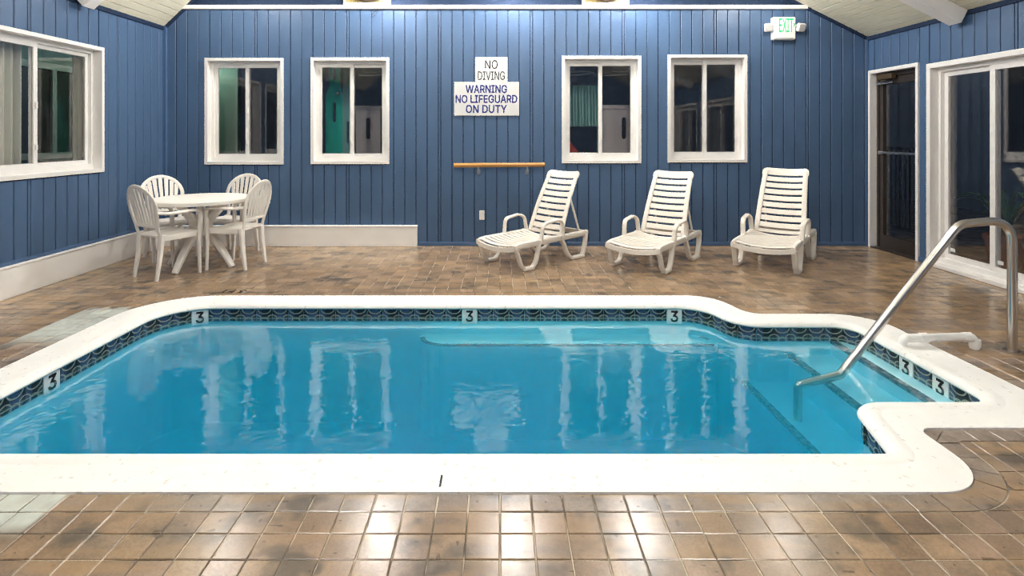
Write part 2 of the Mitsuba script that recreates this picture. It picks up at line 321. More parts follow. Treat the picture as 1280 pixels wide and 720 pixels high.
# border course that follows the coping
ext = np.array(OUTER.exterior.coords); oline = LineString(ext); rline = RING.exterior
Lr = rline.length; s0 = rline.project(Point(0, RING.bounds[1])); nb = int(round(Lr / TG))
sdir = 1
for i in range(nb):
    sa, sb = s0 + i * Lr / nb, s0 + (i + 1) * Lr / nb
    pts = [rline.interpolate(q % Lr) for q in np.linspace(sa + .003, sb - .003, 4)]
    inn = [oline.interpolate(oline.project(q)) for q in pts]
    def off(a, b, t): return (a.x + (b.x - a.x) * t, a.y + (b.y - a.y) * t)
    poly = Polygon([off(a, b, .03) for a, b in zip(pts, inn)] + [off(a, b, .97) for a, b in zip(pts, inn)][::-1])
    if poly.is_valid and poly.area > 2e-3: tiles.append((seen(poly.centroid.coords[0]), poly, True))
left = RING.difference(OUTER.buffer(.003)).difference(unary_union([q.buffer(.003) for _, q, _ in tiles]))
tiles += [(seen(q.centroid.coords[0]), q, True) for q in getattr(left, 'geoms', [left]) if q.buffer(-.004).area > 3e-4]
cut = RING.buffer(.003)
xs = np.arange(math.floor(XL / TG), math.ceil(XR / TG) + 1); ys = np.arange(math.floor((YN - 1.976) / TG), math.ceil((D - 1.976) / TG) + 1)
lim = sbox(XL + .05, YN, XR, D)
for a in xs:
    for b in ys:
        q = sbox(a * TG + .0022, 1.976 + b * TG + .0022, (a + 1) * TG - .0022, 1.976 + (b + 1) * TG - .0022)
        if cut.contains(q): continue
        if cut.intersects(q): q = q.difference(cut)
        if not lim.contains(q): q = q.intersection(lim)
        for g_ in getattr(q, 'geoms', [q]):
            if g_.geom_type == 'Polygon' and g_.area > 4e-4: tiles.append((seen(g_.centroid.coords[0]), g_, False))
tiles.sort(key=lambda t: -t[0])
def tile_mesh(poly):
    m = frustum(poly, .0125, .0022); m.apply_translation((0, 0, -.0125 + rng.normal(0, .0005)))
    c = np.array(poly.centroid.coords[0]); tx, ty = rng.normal(0, .0045, 2)
    v = m.vertices.copy(); top = v[:, 2] > -.011
    v[top, 2] += (tx * (v[top, 0] - c[0]) + ty * (v[top, 1] - c[1])); m.vertices = v
    return m
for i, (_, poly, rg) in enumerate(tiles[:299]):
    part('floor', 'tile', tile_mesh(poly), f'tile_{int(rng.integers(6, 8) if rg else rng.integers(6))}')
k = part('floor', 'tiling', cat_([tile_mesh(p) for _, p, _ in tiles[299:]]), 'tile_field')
labels[k] = {'label': 'brown glazed tiles of the rest of the deck', 'kind': 'stuff'}

# ------------------------------------------------------------------ pool
scene['pool'] = P((lambda m: (m.apply_translation((0, 0, -1.05)), m)[1])(extrude(INNER.buffer(.16), .12)), 'plaster')
tag('pool', 'indoor swimming pool with turquoise basin, white coping and step bay on the right', 'swimming pool')
part('pool', 'basin_wall', (lambda m: (m.apply_translation((0, 0, -.95)), m)[1])(extrude(INNER.buffer(.15).difference(INNER), .90)), 'plaster')
# coping: flat top with a rounded nose swept along the inner outline
N = 460; il = INNER.exterior; Li = il.length
nose_in = .060
top = extrude(OUTER.difference(INNER.buffer(nose_in, join_style=1)), .028); top.apply_translation((0, 0, -.022))
a_ = np.array([il.interpolate(i * Li / N).coords[0] for i in range(N)])
tn = np.roll(a_, -1, 0) - np.roll(a_, 1, 0); tn /= np.linalg.norm(tn, axis=1, keepdims=True); on = np.c_[-tn[:, 1], tn[:, 0]]
if INNER.contains(Point(*(a_[5] + on[5] * .01))): on = -on
prof = [(.075, .0050), (.060, .0085), (.042, .0120), (.022, .0125), (.002, .0080), (-.014, .000), (-.024, -.010), (-.027, -.020), (-.021, -.029), (-.007, -.034), (.012, -.036), (.075, -.036)]
kk = len(prof); vi = np.array([[(p[0] + o[0] * u, p[1] + o[1] * u, z) for u, z in prof] for p, o in zip(a_, on)]).reshape(-1, 3); fi = []
for i in range(N):
    for j in range(kk):
        p, q, c, d_ = i * kk + j, i * kk + (j + 1) % kk, ((i + 1) % N) * kk + (j + 1) % kk, ((i + 1) % N) * kk + j
        fi += [(p, q, c), (p, c, d_)]
nose = right_way(trimesh.Trimesh(vi, fi, process=False))
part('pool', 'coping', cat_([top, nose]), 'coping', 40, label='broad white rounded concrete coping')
# joint mark in the near coping
part('pool', 'joint_mark', cbox(-.232, -.224, 2.10, 2.17, .004, .0085, .001), 'black', label='short dark joint in the white coping')
# waterline tiles
bw, btop, bbot = .0610, -.034, -.128
mk = [Point(-2.36, 4.36), Point(-.24, 4.375), Point(1.376, 4.375), Point(-2.6, 3.205), Point(2.5, 3.40), Point(2.5, 3.135)]
mk_s = sorted(il.project(q) for q in mk)
def plate(s, w):
    """frame of a tile of width w set against the pool wall at arc length s"""
    a, b, c = (np.array(il.interpolate(q % Li).coords[0]) for q in (s - w / 2, s + w / 2, s))
    t = (b - a) / np.linalg.norm(b - a); nn = np.array([-t[1], t[0]])
    if not INNER.contains(Point(*(c + nn * .01))): nn = -nn
    p = (a + b) / 2; p = (p if (p - c) @ nn > 0 else c) + nn * .002
    xr = np.array([-nn[1], nn[0]])
    return np.array([[xr[0], 0, nn[0], p[0]], [xr[1], 0, nn[1], p[1]], [0, 1, 0, 0], [0, 0, 0, 1]])
tile_box = trimesh.creation.box((bw * 2 - .004, btop - bbot, .008)); tuv = np.c_[tile_box.vertices[:, 0] / (bw * 2) + .5, tile_box.vertices[:, 1] / (btop - bbot) + .5]
band = [P(tile_box, m_, uv=tuv) for m_ in ('band_tile_a', 'band_tile_b')]
mark_box = P(cbox(-.058, .058, -.062, .062, -.004, .006, .002), 'marker_white')
three = text('3', .058, .088, .003, True); three.apply_translation((0, 0, .006)); three_p = P(three, 'ink_black')
segs, prev = [], mk_s[-1] - Li
for m_ in mk_s: segs.append((prev + .061, m_ - .061)); prev = m_
for m_ in mk_s:
    M = plate(m_, .116); M2 = M.copy(); M2[2, 3] = btop - .058 + .004
    k = numbered('pool__depth_marker'); put(k, mark_box, to_world=T(M2)); put(k + '__numeral', three_p, to_world=T(M2)); labels[k] = {'label': 'white depth marker tile with a black 3'}
cnt = 0
for a, b in segs:
    n = max(1, int(round((b - a) / (2 * bw)))); w_ = (b - a) / n
    for i in range(n):
        M = plate(a + (i + .5) * w_, w_); M[2, 3] = (btop + bbot) / 2
        S = np.diag([w_ / (2 * bw), 1, 1, 1]); put(numbered('pool__waterline_tile'), band[cnt % 2], to_world=T(M @ S)); cnt += 1
# steps in the bay, bench along the far wall
def in_pool(poly): return poly.intersection(INNER.buffer(.02))
for i, (x0, z1) in enumerate([(2.36, -.125), (2.06, -.225), (1.74, -.42)]):
    m = extrude(in_pool(sbox(x0, 2.4, 2.53, 4.0)), z1 + .94); m.apply_translation((0, 0, -.94)); k = part('pool', 'step', m, 'step_plaster')
    ys_ = in_pool(sbox(x0, 2.4, x0 + .04, 4.0)).bounds
    part(k, 'edge_tiles', cbox(x0 - .006, x0 + .035, ys_[1] + .02, ys_[3] - .02, z1 - .02, z1 + .004, .002), 'trim_mosaic', label='dark mosaic strip along the step edge')
bench = in_pool(fillet_poly([(-.62, 4.12, .20), (1.64, 4.12, .05), (1.64, 4.42, .02), (-.62, 4.42, .02)]))
m = extrude(bench, .94 - .23); m.apply_translation((0, 0, -.94)); k = part('pool', 'bench', m, 'plaster', label='underwater bench along the far wall')
edge = bench.difference(bench.buffer(-.035)).intersection(sbox(-.65, 3.9, 1.60, 4.30)); m = extrude(edge, .006); m.apply_translation((0, 0, -.232)); part(k, 'edge_tiles', m, 'trim_mosaic')
# drain disc on the pool floor
m = trimesh.creation.cylinder(.09, .02, sections=32); m.apply_translation((-1.25, 3.2, -.925)); part('pool', 'floor_drain', m, 'marker_white', 30, label='round pale drain cover on the pool floor')
# water
x0, y0, x1, y1 = INNER.bounds; step = .008
gx, gy = np.arange(x0 - .03, x1 + .03, step), np.arange(y0 - .03, y1 + .03, step)
X, Y = np.meshgrid(gx, gy, indexing='ij'); Q = np.stack([X, Y, X * 0], -1)
H = .0010 * (meshkit.fbm(Q * [5, 5, 1], 2, 1) - .5) + .0004 * (meshkit.noise(Q * [19, 19, 1] + 5, 9) - .5) + .0005 * (meshkit.noise(Q * [46, 46, 1] + 2, 4) - .5)
V = np.stack([X, Y, WATER + H], -1).reshape(-1, 3); ni, nj = X.shape
I, J = np.meshgrid(np.arange(ni - 1), np.arange(nj - 1), indexing='ij'); a = (I * nj + J).ravel(); b = a + nj; F = np.vstack([np.c_[a, b, b + 1], np.c_[a, b + 1, a + 1]])
from shapely import contains_xy
C = V[F].mean(1); keep = contains_xy(INNER.buffer(.004), C[:, 0], C[:, 1]); F = F[keep]; ids, inv = np.unique(F, return_inverse=True)
scene['pool_water'] = P(trimesh.Trimesh(V[ids], inv.reshape(-1, 3), process=False), 'water_skin', True,
    interior={'type': 'homogeneous', 'albedo': rgb((.005, .57, .76)), 'sigma_t': rgb((.95, .58, .45)), 'scale': 2.5})
tag('pool_water', 'clear turquoise water with faint ripples filling the pool', 'water', kind='stuff')
# numerals painted on the deck behind the pool
m = text('3 FT', .21, .10, .001, True); m.apply_transform(trimesh.transformations.rotation_matrix(math.pi, (0, 0, 1))); m.apply_translation((-2.29, 4.745, .0005))
part('floor', 'depth_lettering', m, 'ink_black', label='worn black depth lettering on the deck tiles')

# ------------------------------------------------------------------ windows and doors
def ringp(a, b, c, d, w): return sbox(a, c, b, d).difference(sbox(a + w, c + w, b - w, d - w))
def window(key, wall, a, b, c, d, near_first, label):
    scene[key] = P(W(wall, slab(ringp(a, b, c, d, .036), -.030, .11)), 'white_paint'); tag(key, label, kind='structure')
    a1, b1, c1, d1 = a + .036, b - .036, c + .036, d - .036
    fr = sbox(a1, c1, b1, d1).difference(sbox(a1 + .035, c1 + .05, b1 - .035, d1 - .035))
    part(key, 'frame', W(wall, slab(fr, .055, .115)), 'vinyl')
    a2, b2, c2, d2 = a1 + .03, b1 - .03, c1 + .045, d1 - .03; mid = (a2 + b2) / 2
    for i, (u, v) in enumerate(((a2, mid + .022), (mid - .022, b2))):
        w0 = .062 if (i == 0) == near_first else .086
        s_ = part(key, 'sash', W(wall, slab(ringp(u, v, c2, d2, .042), w0, w0 + .022)), 'vinyl')
        part(s_, 'pane', W(wall, pane_mesh(u + .042, v - .042, c2 + .042, d2 - .042, w0 + .011)), 'pane_glass')
        part(s_, 'gasket', W(wall, slab(ringp(u + .038, v - .038, c2 + .038, d2 - .038, .008), w0 + .004, w0 + .018)), 'lens_grey')
    part(key, 'latch', W(wall, cbox(mid - .010, mid + .010, .045, .064, (c2 + d2) / 2 - .03, (c2 + d2) / 2 + .03, .003)), 'vinyl')
    part(key, 'latch', W(wall, cbox(mid - .010, mid + .010, .045, .064, c2 + .16, c2 + .21, .003)), 'vinyl')
def pane_mesh(a, b, c, d, w):
    return trimesh.Trimesh([(a, w, c), (b, w, c), (b, w, d), (a, w, d)], [(0, 1, 2), (0, 2, 3)], process=False)
WL = ['white sliding window nearest the corner, above the table', 'white sliding window between the table corner and the signs, teal play panel outside', 'white sliding window between the signs and the middle lounger, red machine outside', 'white sliding window between the middle and right loungers']
for i, o in enumerate(OPEN['back']): window(f'window_{i+1}', 'back', *o, i == 1, WL[i])
window('window_5', 'left', *OPEN['left'][0], True, 'wide white sliding window in the left wall')
window('window_6', 'left', *OPEN['left'][1], True, 'wide white sliding window of the left wall nearest the camera')

def slider(key, a, b, d, label):
    """sliding glass door in the right wall; a < b along the wall"""
    scene[key] = P(W('right', slab(sbox(a, 0.0, b, d).difference(sbox(a + .05, .045, b - .05, d - .05)), -.032, .13)), 'white_paint'); tag(key, label, kind='structure')
    part(key, 'sill', W('right', cbox(a + .02, b - .02, -.075, -.01, 0, .04, .006)), 'white_paint')
    a1, b1, d1 = a + .05, b - .05, d - .05
    part(key, 'frame', W('right', slab(sbox(a1, .045, b1, d1).difference(sbox(a1 + .035, .085, b1 - .035, d1 - .04)), .05, .125)), 'vinyl')
    mid = (a1 + b1) / 2
    for i, (u, v) in enumerate(((a1 + .03, mid + .028), (mid - .028, b1 - .03))):
        w0 = .060 if i == 0 else .088
        s_ = part(key, 'sash', W('right', slab(ringp(u, v, .08, d1 - .035, .055), w0, w0 + .026)), 'vinyl')
        for dw in (.007, .019):
            part(s_, 'pane', W('right', pane_mesh(u + .055, v - .055, .135, d1 - .09, w0 + dw)), 'pane_glass')
        part(s_, 'sticker', W('right', cbox(v - .135, v - .075, w0 + .0035, w0 + .0055, .165, .20, .0005)), 'sign_white', label='small white sticker at the foot of the glass')
    part(key, 'handle', W('right', cbox(a1 + .05, a1 + .075, .03, .06, .95, 1.15, .006)), 'vinyl')
slider('door_2', *OPEN['right'][1][:2], OPEN['right'][1][3], 'white framed sliding glass door at the right edge behind the handrail')
slider('door_3', *OPEN['right'][2][:2], OPEN['right'][2][3], 'white framed sliding glass door with curtains, right of the camera')
slider('door_4', *OPEN['right'][3][:2], OPEN['right'][3][3], 'white framed sliding glass door with curtains, nearest the camera')
# dark glass door
a, b, _, d = OPEN['right'][0]
scene['door_1'] = P(W('right', slab(sbox(a, 0, b, d).difference(sbox(a + .036, -.1, b - .036, d - .04)), -.030, .13)), 'white_paint'); tag('door_1', 'dark framed glass exit door in the far right corner', kind='structure')
a1, b1, d1 = a + .036, b - .036, d - .04
part('door_1', 'frame', W('right', slab(sbox(a1, 0, b1, d1).difference(sbox(a1 + .03, -.1, b1 - .03, d1 - .05)), .05, .125)), 'bronze')
lf = part('door_1', 'leaf', W('right', slab(sbox(a1 + .032, .012, b1 - .032, d1 - .055).difference(sbox(a1 + .09, .16, b1 - .09, d1 - .14)), .065, .105)), 'bronze')
part(lf, 'pane', W('right', pane_mesh(a1 + .09, b1 - .09, .16, d1 - .14, .085)), 'pane_glass')
bar = trimesh.creation.cylinder(.014, b1 - a1 - .12, sections=16); bar.apply_transform(trimesh.transformations.rotation_matrix(math.pi / 2, (0, 1, 0))); bar.apply_translation(((a1 + b1) / 2, .035, 1.135))
part(lf, 'push_bar', W('right', cat_([bar] + [cbox(q - .014, q + .014, .03, .068, 1.115, 1.155, .003) for q in (a1 + .07, b1 - .07)])), 'chrome', 40, label='slim chrome push bar')
cl = part('door_1', 'closer', W('right', cbox(b1 - .34, b1 - .10, -.02, .045, d1 - .085, d1 - .025, .006)), 'fan_brown', label='dark door closer box')
part(cl, 'closer_arm', W('right', cat_([cbox(b1 - .30, b1 - .06, .02, .03, d1 - .135, d1 - .115, .003), cbox(b1 - .075, b1 - .055, .0, .05, d1 - .145, d1 - .105, .003)])), 'chrome')
part('door_1', 'threshold', W('right', cbox(a1, b1, -.03, .125, 0, .014, .003)), 'bronze')

# ------------------------------------------------------------------ outside the glass
m = extrude(sbox(-9, -6, 9, 14).difference(sbox(XL - .13, YN - .13, XR + .13, D + .13)), .13); m.apply_translation((0, 0, -.30))
scene['outside_paving'] = P(m, 'outside_paving'); tag('outside_paving', 'dark paving outside the windows', kind='structure')
scene['outside_terrace'] = P(bx(XR + .135, 8.6, -4, 12, -.165, -.02), 'tile_field'); tag('outside_terrace', 'brown tiled terrace outside the glass doors', kind='structure')
# annex beyond the left windows
scene['annex_wall'] = P(cat_([bx(-6.6, -6.5, 0, 9, -.17, 3), bx(-6.5, XL - .135, 8.9, 9, -.17, 3), bx(-6.5, XL - .135, 0, .1, -.17, 3), bx(-6.6, XL - .135, 0, 9, 3, 3.1)]), 'annex_wall'); tag('annex_wall', 'greenish walls of the dim room beyond the left window', kind='structure')
scene['annex_lamp'] = {'type': 'sphere', 'center': [-4.75, 8.45, 2.6], 'radius': .12, 'emitter': {'type': 'area', 'radiance': rgb((17.0, 23, 19))}}; tag('annex_lamp', 'round lamp in the dim room beyond the left window', 'lamp')
an = 'window_7'; scene[an] = P(cat_([bx(-6.5, -6.44, 7.15, 8.65, 2.28, 2.37), bx(-6.5, -6.44, 7.15, 8.65, 1.0, 1.09), bx(-6.5, -6.44, 7.15, 7.24, 1.09, 2.28), bx(-6.5, -6.44, 8.56, 8.65, 1.09, 2.28), bx(-6.5, -6.45, 7.98, 8.06, 1.09, 2.28)]), 'white_paint'); tag(an, 'white frame added beyond the left window, standing for a reflection in its glass', kind='structure')  # added frame, imitates door frames reflected in the left window
for a, b in ((7.24, 7.98), (8.06, 8.56)): part(an, 'pane', bx(-6.498, -6.49, a, b, 1.09, 2.28), 'outside_paving')
def curtain(a, b, z0, z1, w, wall, label, pull=0.0):
    n, m_ = 60, 14; S_, Z_ = np.meshgrid(np.linspace(0, 1, n), np.linspace(0, 1, m_), indexing='ij')
    wid = 1 - pull * np.sin(np.pi * np.clip(1 - Z_, 0, 1)) * .5
    V = np.stack([a + (b - a) * S_ * wid, w + .025 * np.sin(S_ * 2 * np.pi * max(3, abs(b - a) / .09)) * (1 + .2 * Z_), z0 + (z1 - z0) * Z_], -1).reshape(-1, 3)
    I, J = np.meshgrid(np.arange(n - 1), np.arange(m_ - 1), indexing='ij'); q = (I * m_ + J).ravel(); f = np.vstack([np.c_[q, q + m_, q + m_ + 1], np.c_[q, q + m_ + 1, q + 1]])
    k = numbered('curtain'); front = trimesh.Trimesh(V, f, process=False); back = front.copy(); back.vertices = back.vertices + [0, .004, 0]; back.invert()
    scene[k] = P(W(wall, cat_([front, back])), 'curtain', True); tag(k, label, 'curtain')
curtain(4.70, 4.96, .9, 2.35, .22, 'left', 'pale pleated curtain behind the near pane of the left window')
curtain(5.69, 5.58, .9, 2.35, .22, 'left', 'pale pleated curtain at the far edge of the left window')
for a, b, nm in ((1.44, 2.05, 'near side of the curtained door right of the camera'), (3.02, 2.45, 'far side of the curtained door right of the camera'), (-.36, .2, 'near side of the curtained door nearest the camera'), (1.06, .5, 'far side of the curtained door nearest the camera')):
    curtain(a, b, .03, 2.05, .20, 'right', f'pale tied curtain hanging on the {nm}', .7)
# teal play panel with slots
outl = fillet_poly([(-2.43, 0, .02), (-2.20, 0, .02), (-2.20, 2.06, .05), (-2.235, 2.20, .05), (-2.22, 3.0, .05), (-2.37, 3.0, .05), (-2.38, 2.20, .05), (-2.43, 2.06, .05)])
def slot(cx, cz, w, h): return fillet_poly([(cx - w/2, cz - h/2, w * .48), (cx + w/2, cz - h/2, w * .48), (cx + w/2, cz + h/2, w * .48), (cx - w/2, cz + h/2, w * .48)])
q = outl.difference(unary_union([slot(-2.31, z + .17, .048, .28) for z in (.2, .9, 1.66, 2.26)]))
m = st(extrude(q, .04)); m.apply_translation((0, 7.75, 0)); m.apply_translation((0, 0, -.17))
scene['play_panel'] = P(m, 'teal'); tag('play_panel', 'tall teal plastic play panel with oblong slots outside the second window', 'play panel')
part('play_panel', 'side_panel', (lambda m: (m.apply_translation((0, 7.80, -.17)), m)[1])(st(extrude(fillet_poly([(-2.20, 0, .01), (-2.08, 0, .01), (-2.08, 2.6, .05), (-2.20, 2.6, .05)]).difference(slot(-2.13, 1.55, .03, .3)), .06))), 'pale_teal')
kn = trimesh.creation.icosphere(2, .03); kn.apply_translation((-2.245, 7.70, 1.92)); part('play_panel', 'knob', kn, 'chrome', True, label='shiny round knob')
def shed_door(x0, x1, y, z1, fr, label):
    k = numbered('shed_door'); hole = slot(x0 + (x1 - x0) * fr, z1 - .27, .062, .30)
    m = st(extrude(sbox(x0, 0, x1, z1).difference(hole), .05)); m.apply_translation((0, y, -.17)); scene[k] = P(m, 'shed_white'); tag(k, label, 'shed door')
    part(k, 'pane', bx(hole.bounds[0], hole.bounds[2], y - .03, y - .02, hole.bounds[1] - .17, hole.bounds[3] - .17), 'black', label='narrow dark pane')
    part(k, 'cap', bx(x0 - .03, x1 + .03, y - .08, y + .02, z1 - .17, z1 - .12), 'shed_white')
shed_door(-2.05, -1.70, 7.92, 1.875, .50, 'pale shed door with a narrow pane seen through the second window')
shed_door(1.41, 1.82, 7.70, 1.875, .74, 'pale shed door with a narrow pane seen through the third window')
# corrugated teal awning and red machine beyond the third window
n = 90; xs_ = np.linspace(.66, 1.34, n); zz = .022 * np.tanh(3 * np.sin(xs_ * 2 * np.pi / .085))
V = np.concatenate([np.c_[xs_, 7.55 + zz, np.full(n, 2.02)], np.c_[xs_, 7.50 + zz, np.full(n, 1.46)], np.c_[xs_, 7.56 + zz, np.full(n, 2.02)], np.c_[xs_, 7.51 + zz, np.full(n, 1.46)]])
f = [];
for i in range(n - 1): f += [(i, n + i, n + i + 1), (i, n + i + 1, i + 1), (2*n + i, 2*n + i + 1, 3*n + i + 1), (2*n + i, 3*n + i + 1, 3*n + i)]
scene['corrugated_screen'] = P(trimesh.Trimesh(V, f, process=False), 'pale_teal', True); tag('corrugated_screen', 'pale teal corrugated screen outside the third window', 'screen')
part('corrugated_screen', 'post', cat_([bx(.62, .68, 7.49, 7.58, -.17, 2.1), bx(1.32, 1.37, 7.49, 7.58, -.17, 2.1)]), 'pale_teal')
m = st(extrude(Polygon([(.78, .60), (1.02, .55), (1.10, .95), (1.0, 1.16), (.84, 1.34), (.72, 1.30)]), .35)); m.apply_translation((0, 7.60, 0))
scene['red_machine'] = P(m, 'red'); tag('red_machine', 'red machine with a white label seen through the third window', 'machine')
part('red_machine', 'label_plate', bx(.86, .905, 7.242, 7.25, 1.02, 1.16), 'sign_white'); part('red_machine', 'wheel', (lambda c: (c.apply_transform(trimesh.transformations.rotation_matrix(math.pi / 2, (1, 0, 0))), c.apply_translation((1.13, 7.35, 1.02)), c)[2])(trimesh.creation.cylinder(.11, .08, sections=28)), 'black', 30)
part('red_machine', 'stand', bx(.76, 1.06, 7.28, 7.58, -.17, .62), 'black')
for i, (cx, lab) in enumerate(((-1.62, 'white looped cable hanging outside the second window'), (1.0, 'white looped cable hanging outside the left half of the third window'), (1.50, 'white looped cable hanging outside the right half of the third window'))):
    t = np.linspace(0, 2 * np.pi, 48, endpoint=False); k = numbered('looped_cable')
    scene[k] = P(sweep(np.c_[cx + .25 * np.cos(t), 7.35 + .10 * np.sin(t), 2.16 + .035 * np.sin(t + .4)], ring(.007, 6), closed=True), 'cable_white', True); tag(k, lab, 'cable')
    part(k, 'hanger', sweep([(cx, D + .13, 2.30), (cx, 7.30, 2.30), (cx, 7.445, 2.20)], ring(.006, 6), (1, 0, 0)), 'cable_white', 40)
# railing and plant outside the right doors
for z in (1.14, .04): part('terrace_railing', 'rail', bx(5.50, 5.54, 7.0, 8.9, z, z + .04), 'bronze')
tag('terrace_railing', 'dark iron railing outside the glass exit door', 'railing')
bal = P(bx(5.511, 5.529, -.009, .009, .06, 1.16), 'bronze')
for i in range(20): put(numbered('terrace_railing__baluster'), bal, to_world=T().translate([0, 7.09 + i * .09, 0]))
for y in (7.0, 8.86): part('terrace_railing', 'post', bx(5.49, 5.55, y, y + .05, -.03, 1.2), 'bronze')
pr = np.array([(0, 0), (.13, 0), (.17, .28), (.185, .28), (.185, .32), (.15, .32), (.14, .27), (0, .27)])
pot = trimesh.creation.revolve(pr, sections=32); pot.apply_translation((5.25, 5.75, -.02)); scene['potted_plant'] = P(pot, 'clay_pot', 30); tag('potted_plant', 'potted plant with long arching leaves outside the sliding door', 'plant')
for i in range(14):
    a = i * 2.4; L = rng.uniform(.5, .95); t = np.linspace(0, 1, 12); r = L * .55 * t ** 1.3
    pth = np.c_[5.25 + r * math.cos(a), 5.75 + r * math.sin(a), .25 + L * (1.25 * t - .75 * t ** 2.4)]
    part('potted_plant', 'leaf', sweep(pth, rrect(.045, .004, .001), (0, 0, 1) if i else (0, .01, 1), scale=np.c_[np.sin(np.pi * (t * .9 + .08)) ** .7, np.ones(12)]), 'leaf', 40)

# ------------------------------------------------------------------ things on the end wall
def on_wall(m, x, z, w): m = m.copy(); v = m.vertices; m.vertices = np.c_[v[:, 0] + x, D + w - v[:, 2], v[:, 1] + z]; return right_way(m)
F_ = -.014
scene['no_diving_sign'] = P(W('back', cbox(-.302, .092, F_ - .010, F_, 1.985, 2.285, .002)), 'sign_white'); tag('no_diving_sign', 'small white sign reading NO DIVING above the warning sign', 'sign')
for s, w, h, z in (('NO', .152, .103, 2.195), ('DIVING', .325, .105, 2.060)): part('no_diving_sign', 'lettering', on_wall(text(s, w, h, .002), -.105, z, F_ - .010), 'ink_black')
scene['warning_sign'] = P(W('back', cbox(-.555, .232, F_ - .014, F_, 1.577, 1.984, .002)), 'sign_white'); tag('warning_sign', 'white sign with blue letters reading WARNING NO LIFEGUARD ON DUTY', 'sign')
for s, w, h, z, x in (('WARNING', .50, .098, 1.898, -.165), ('NO LIFEGUARD', .745, .098, 1.778, -.165), ('ON DUTY', .495, .098, 1.657, -.165)):
    part('warning_sign', 'lettering', on_wall(text(s, w, h, .002, True), x, z, F_ - .014), 'ink_blue')
scene['grab_bar'] = P(sweep([(-.553, D - .10, .980), (.535, D - .10, .986)], ring(.026, 20)), 'rail_wood', 40); tag('grab_bar', 'round wooden grab bar on two wall brackets under the signs', 'grab bar')
for x in (-.26, .325):
    part('grab_bar', 'bracket', cat_([sweep(fillet_path([(x, D - .10, .96), (x, D - .10, .915), (x, D - .014, .895)], [.03]), ring(.008, 10), (1, 0, 0)), cbox(x - .02, x + .02, D - .02, D - .012, .865, .925, .003)]), 'chrome', 40)
scene['wall_outlet'] = P(W('back', cbox(-.252, -.188, F_ - .006, F_, .315, .430, .003)), 'plastic_white'); tag('wall_outlet', 'small white wall outlet plate left of the nearest lounger', 'outlet')
for z in (.352, .393): part('wall_outlet', 'socket', W('back', cbox(-.236, -.204, F_ - .008, F_ - .006, z - .013, z + .013, .002)), 'plastic_white')
# exit sign with emergency lamps
scene['exit_sign'] = P(cat_([W('back', cbox(3.275, 3.545, F_ - .075, F_, 2.488, 2.758, .010)), W('back', cbox(3.30, 3.52, F_ - .081, F_ - .073, 2.505, 2.742, .004))]), 'plastic_white'); tag('exit_sign', 'white emergency light with green EXIT letters high on the end wall', 'exit sign')
scene['m_exit_green'] = {'type': 'twosided', 'bsdf': {'type': 'principled', 'base_color': rgb((.015, .45, .15)), 'roughness': .5}}
part('exit_sign', 'lettering', on_wall(text('EXIT', .168, .165, .003), 3.425, 2.655, F_ - .081), 'exit_green', label='green letters', emitter={'type': 'area', 'radiance': rgb((.0, .16, .05))})
part('exit_sign', 'arrow', on_wall(extrude(Polygon([(-.012, .022), (-.004, .022), (.012, 0), (-.004, -.022), (-.012, -.022), (.003, 0)]), .003), 3.530 - .012, 2.66, F_ - .081), 'exit_green')
for x, sg in ((3.235, -1), (3.60, 1)):
    hd = cbox(-.052, .052, -.05, .0, -.05, .05, .012); R = trimesh.transformations.euler_matrix(.35, 0, sg * .35 - .1); hd.apply_transform(R); hd.apply_translation((x, D - .06, 2.64))
    k = part('exit_sign', 'lamp_head', hd, 'plastic_white'); ln = cbox(-.043, .043, -.055, -.048, -.041, .041, .003); ln.apply_transform(R); ln.apply_translation((x, D - .06, 2.64)); part(k, 'lens', ln, 'lens_grey')
    part('exit_sign', 'lamp_arm', sweep([(x - sg * .075, D - .05, 2.66), (x - sg * .02, D - .05, 2.66)], ring(.012, 10)), 'plastic_white', 40)
# framed wall fans above the trim
for i, x in enumerate((-1.605, 1.275)):
    k = numbered('wall_fan'); z0 = 2.915; h = .56
    scene[k] = P(W('back', slab(ringp(x - .285, x + .285, z0, z0 + h, .026), -.05, 0)), 'white_paint')
    tag(k, 'white framed round wall fan at the top ' + ('left, above the second window' if i == 0 else 'right, above the third window'), 'fan')
    part(k, 'back_plate', W('back', bx(x - .258, x + .258, -.012, -.006, z0 + .027, z0 + h - .027)), 'brass')
    t = np.linspace(0, 2 * np.pi, 40, endpoint=False); part(k, 'rim', sweep(np.c_[x + (.228 * np.cos(t)), np.full(40, D - .045), z0 + h / 2 + .228 * np.sin(t)], ring(.022, 8), (0, 1, 0), closed=True), 'fan_brown', True)
    for r in (.06, .11, .16): part(k, 'guard_ring', sweep(np.c_[x + r * np.cos(t), np.full(40, D - .06), z0 + h / 2 + r * np.sin(t)], ring(.005, 6), (0, 1, 0), closed=True), 'fan_brown', True)
    for j in range(5):
        a = j * 2 * np.pi / 5; bl = cbox(.03, .17, -.004, .004, -.045, .045, .003); bl.apply_transform(trimesh.transformations.rotation_matrix(.45, (1, 0, 0))); bl.apply_transform(trimesh.transformations.rotation_matrix(a, (0, 1, 0))); bl.apply_translation((x, D - .035, z0 + h / 2)); part(k, 'blade', bl, 'fan_brown')
w_ = smooth_path([(-1.46, D - .06, 2.97), (-1.45, D - .06, 2.90), (-1.50, D - .055, 2.83), (-1.545, D - .04, 2.80), (-1.55, D - .03, 2.775), (-1.52, D - .03, 2.78), (-1.47, D - .05, 2.84)], 40)
part('wall_fan', 'loose_wire', sweep(w_, ring(.003, 6), (1, .1, 0)), 'black', True, label='thin loose wire hanging over the trim')

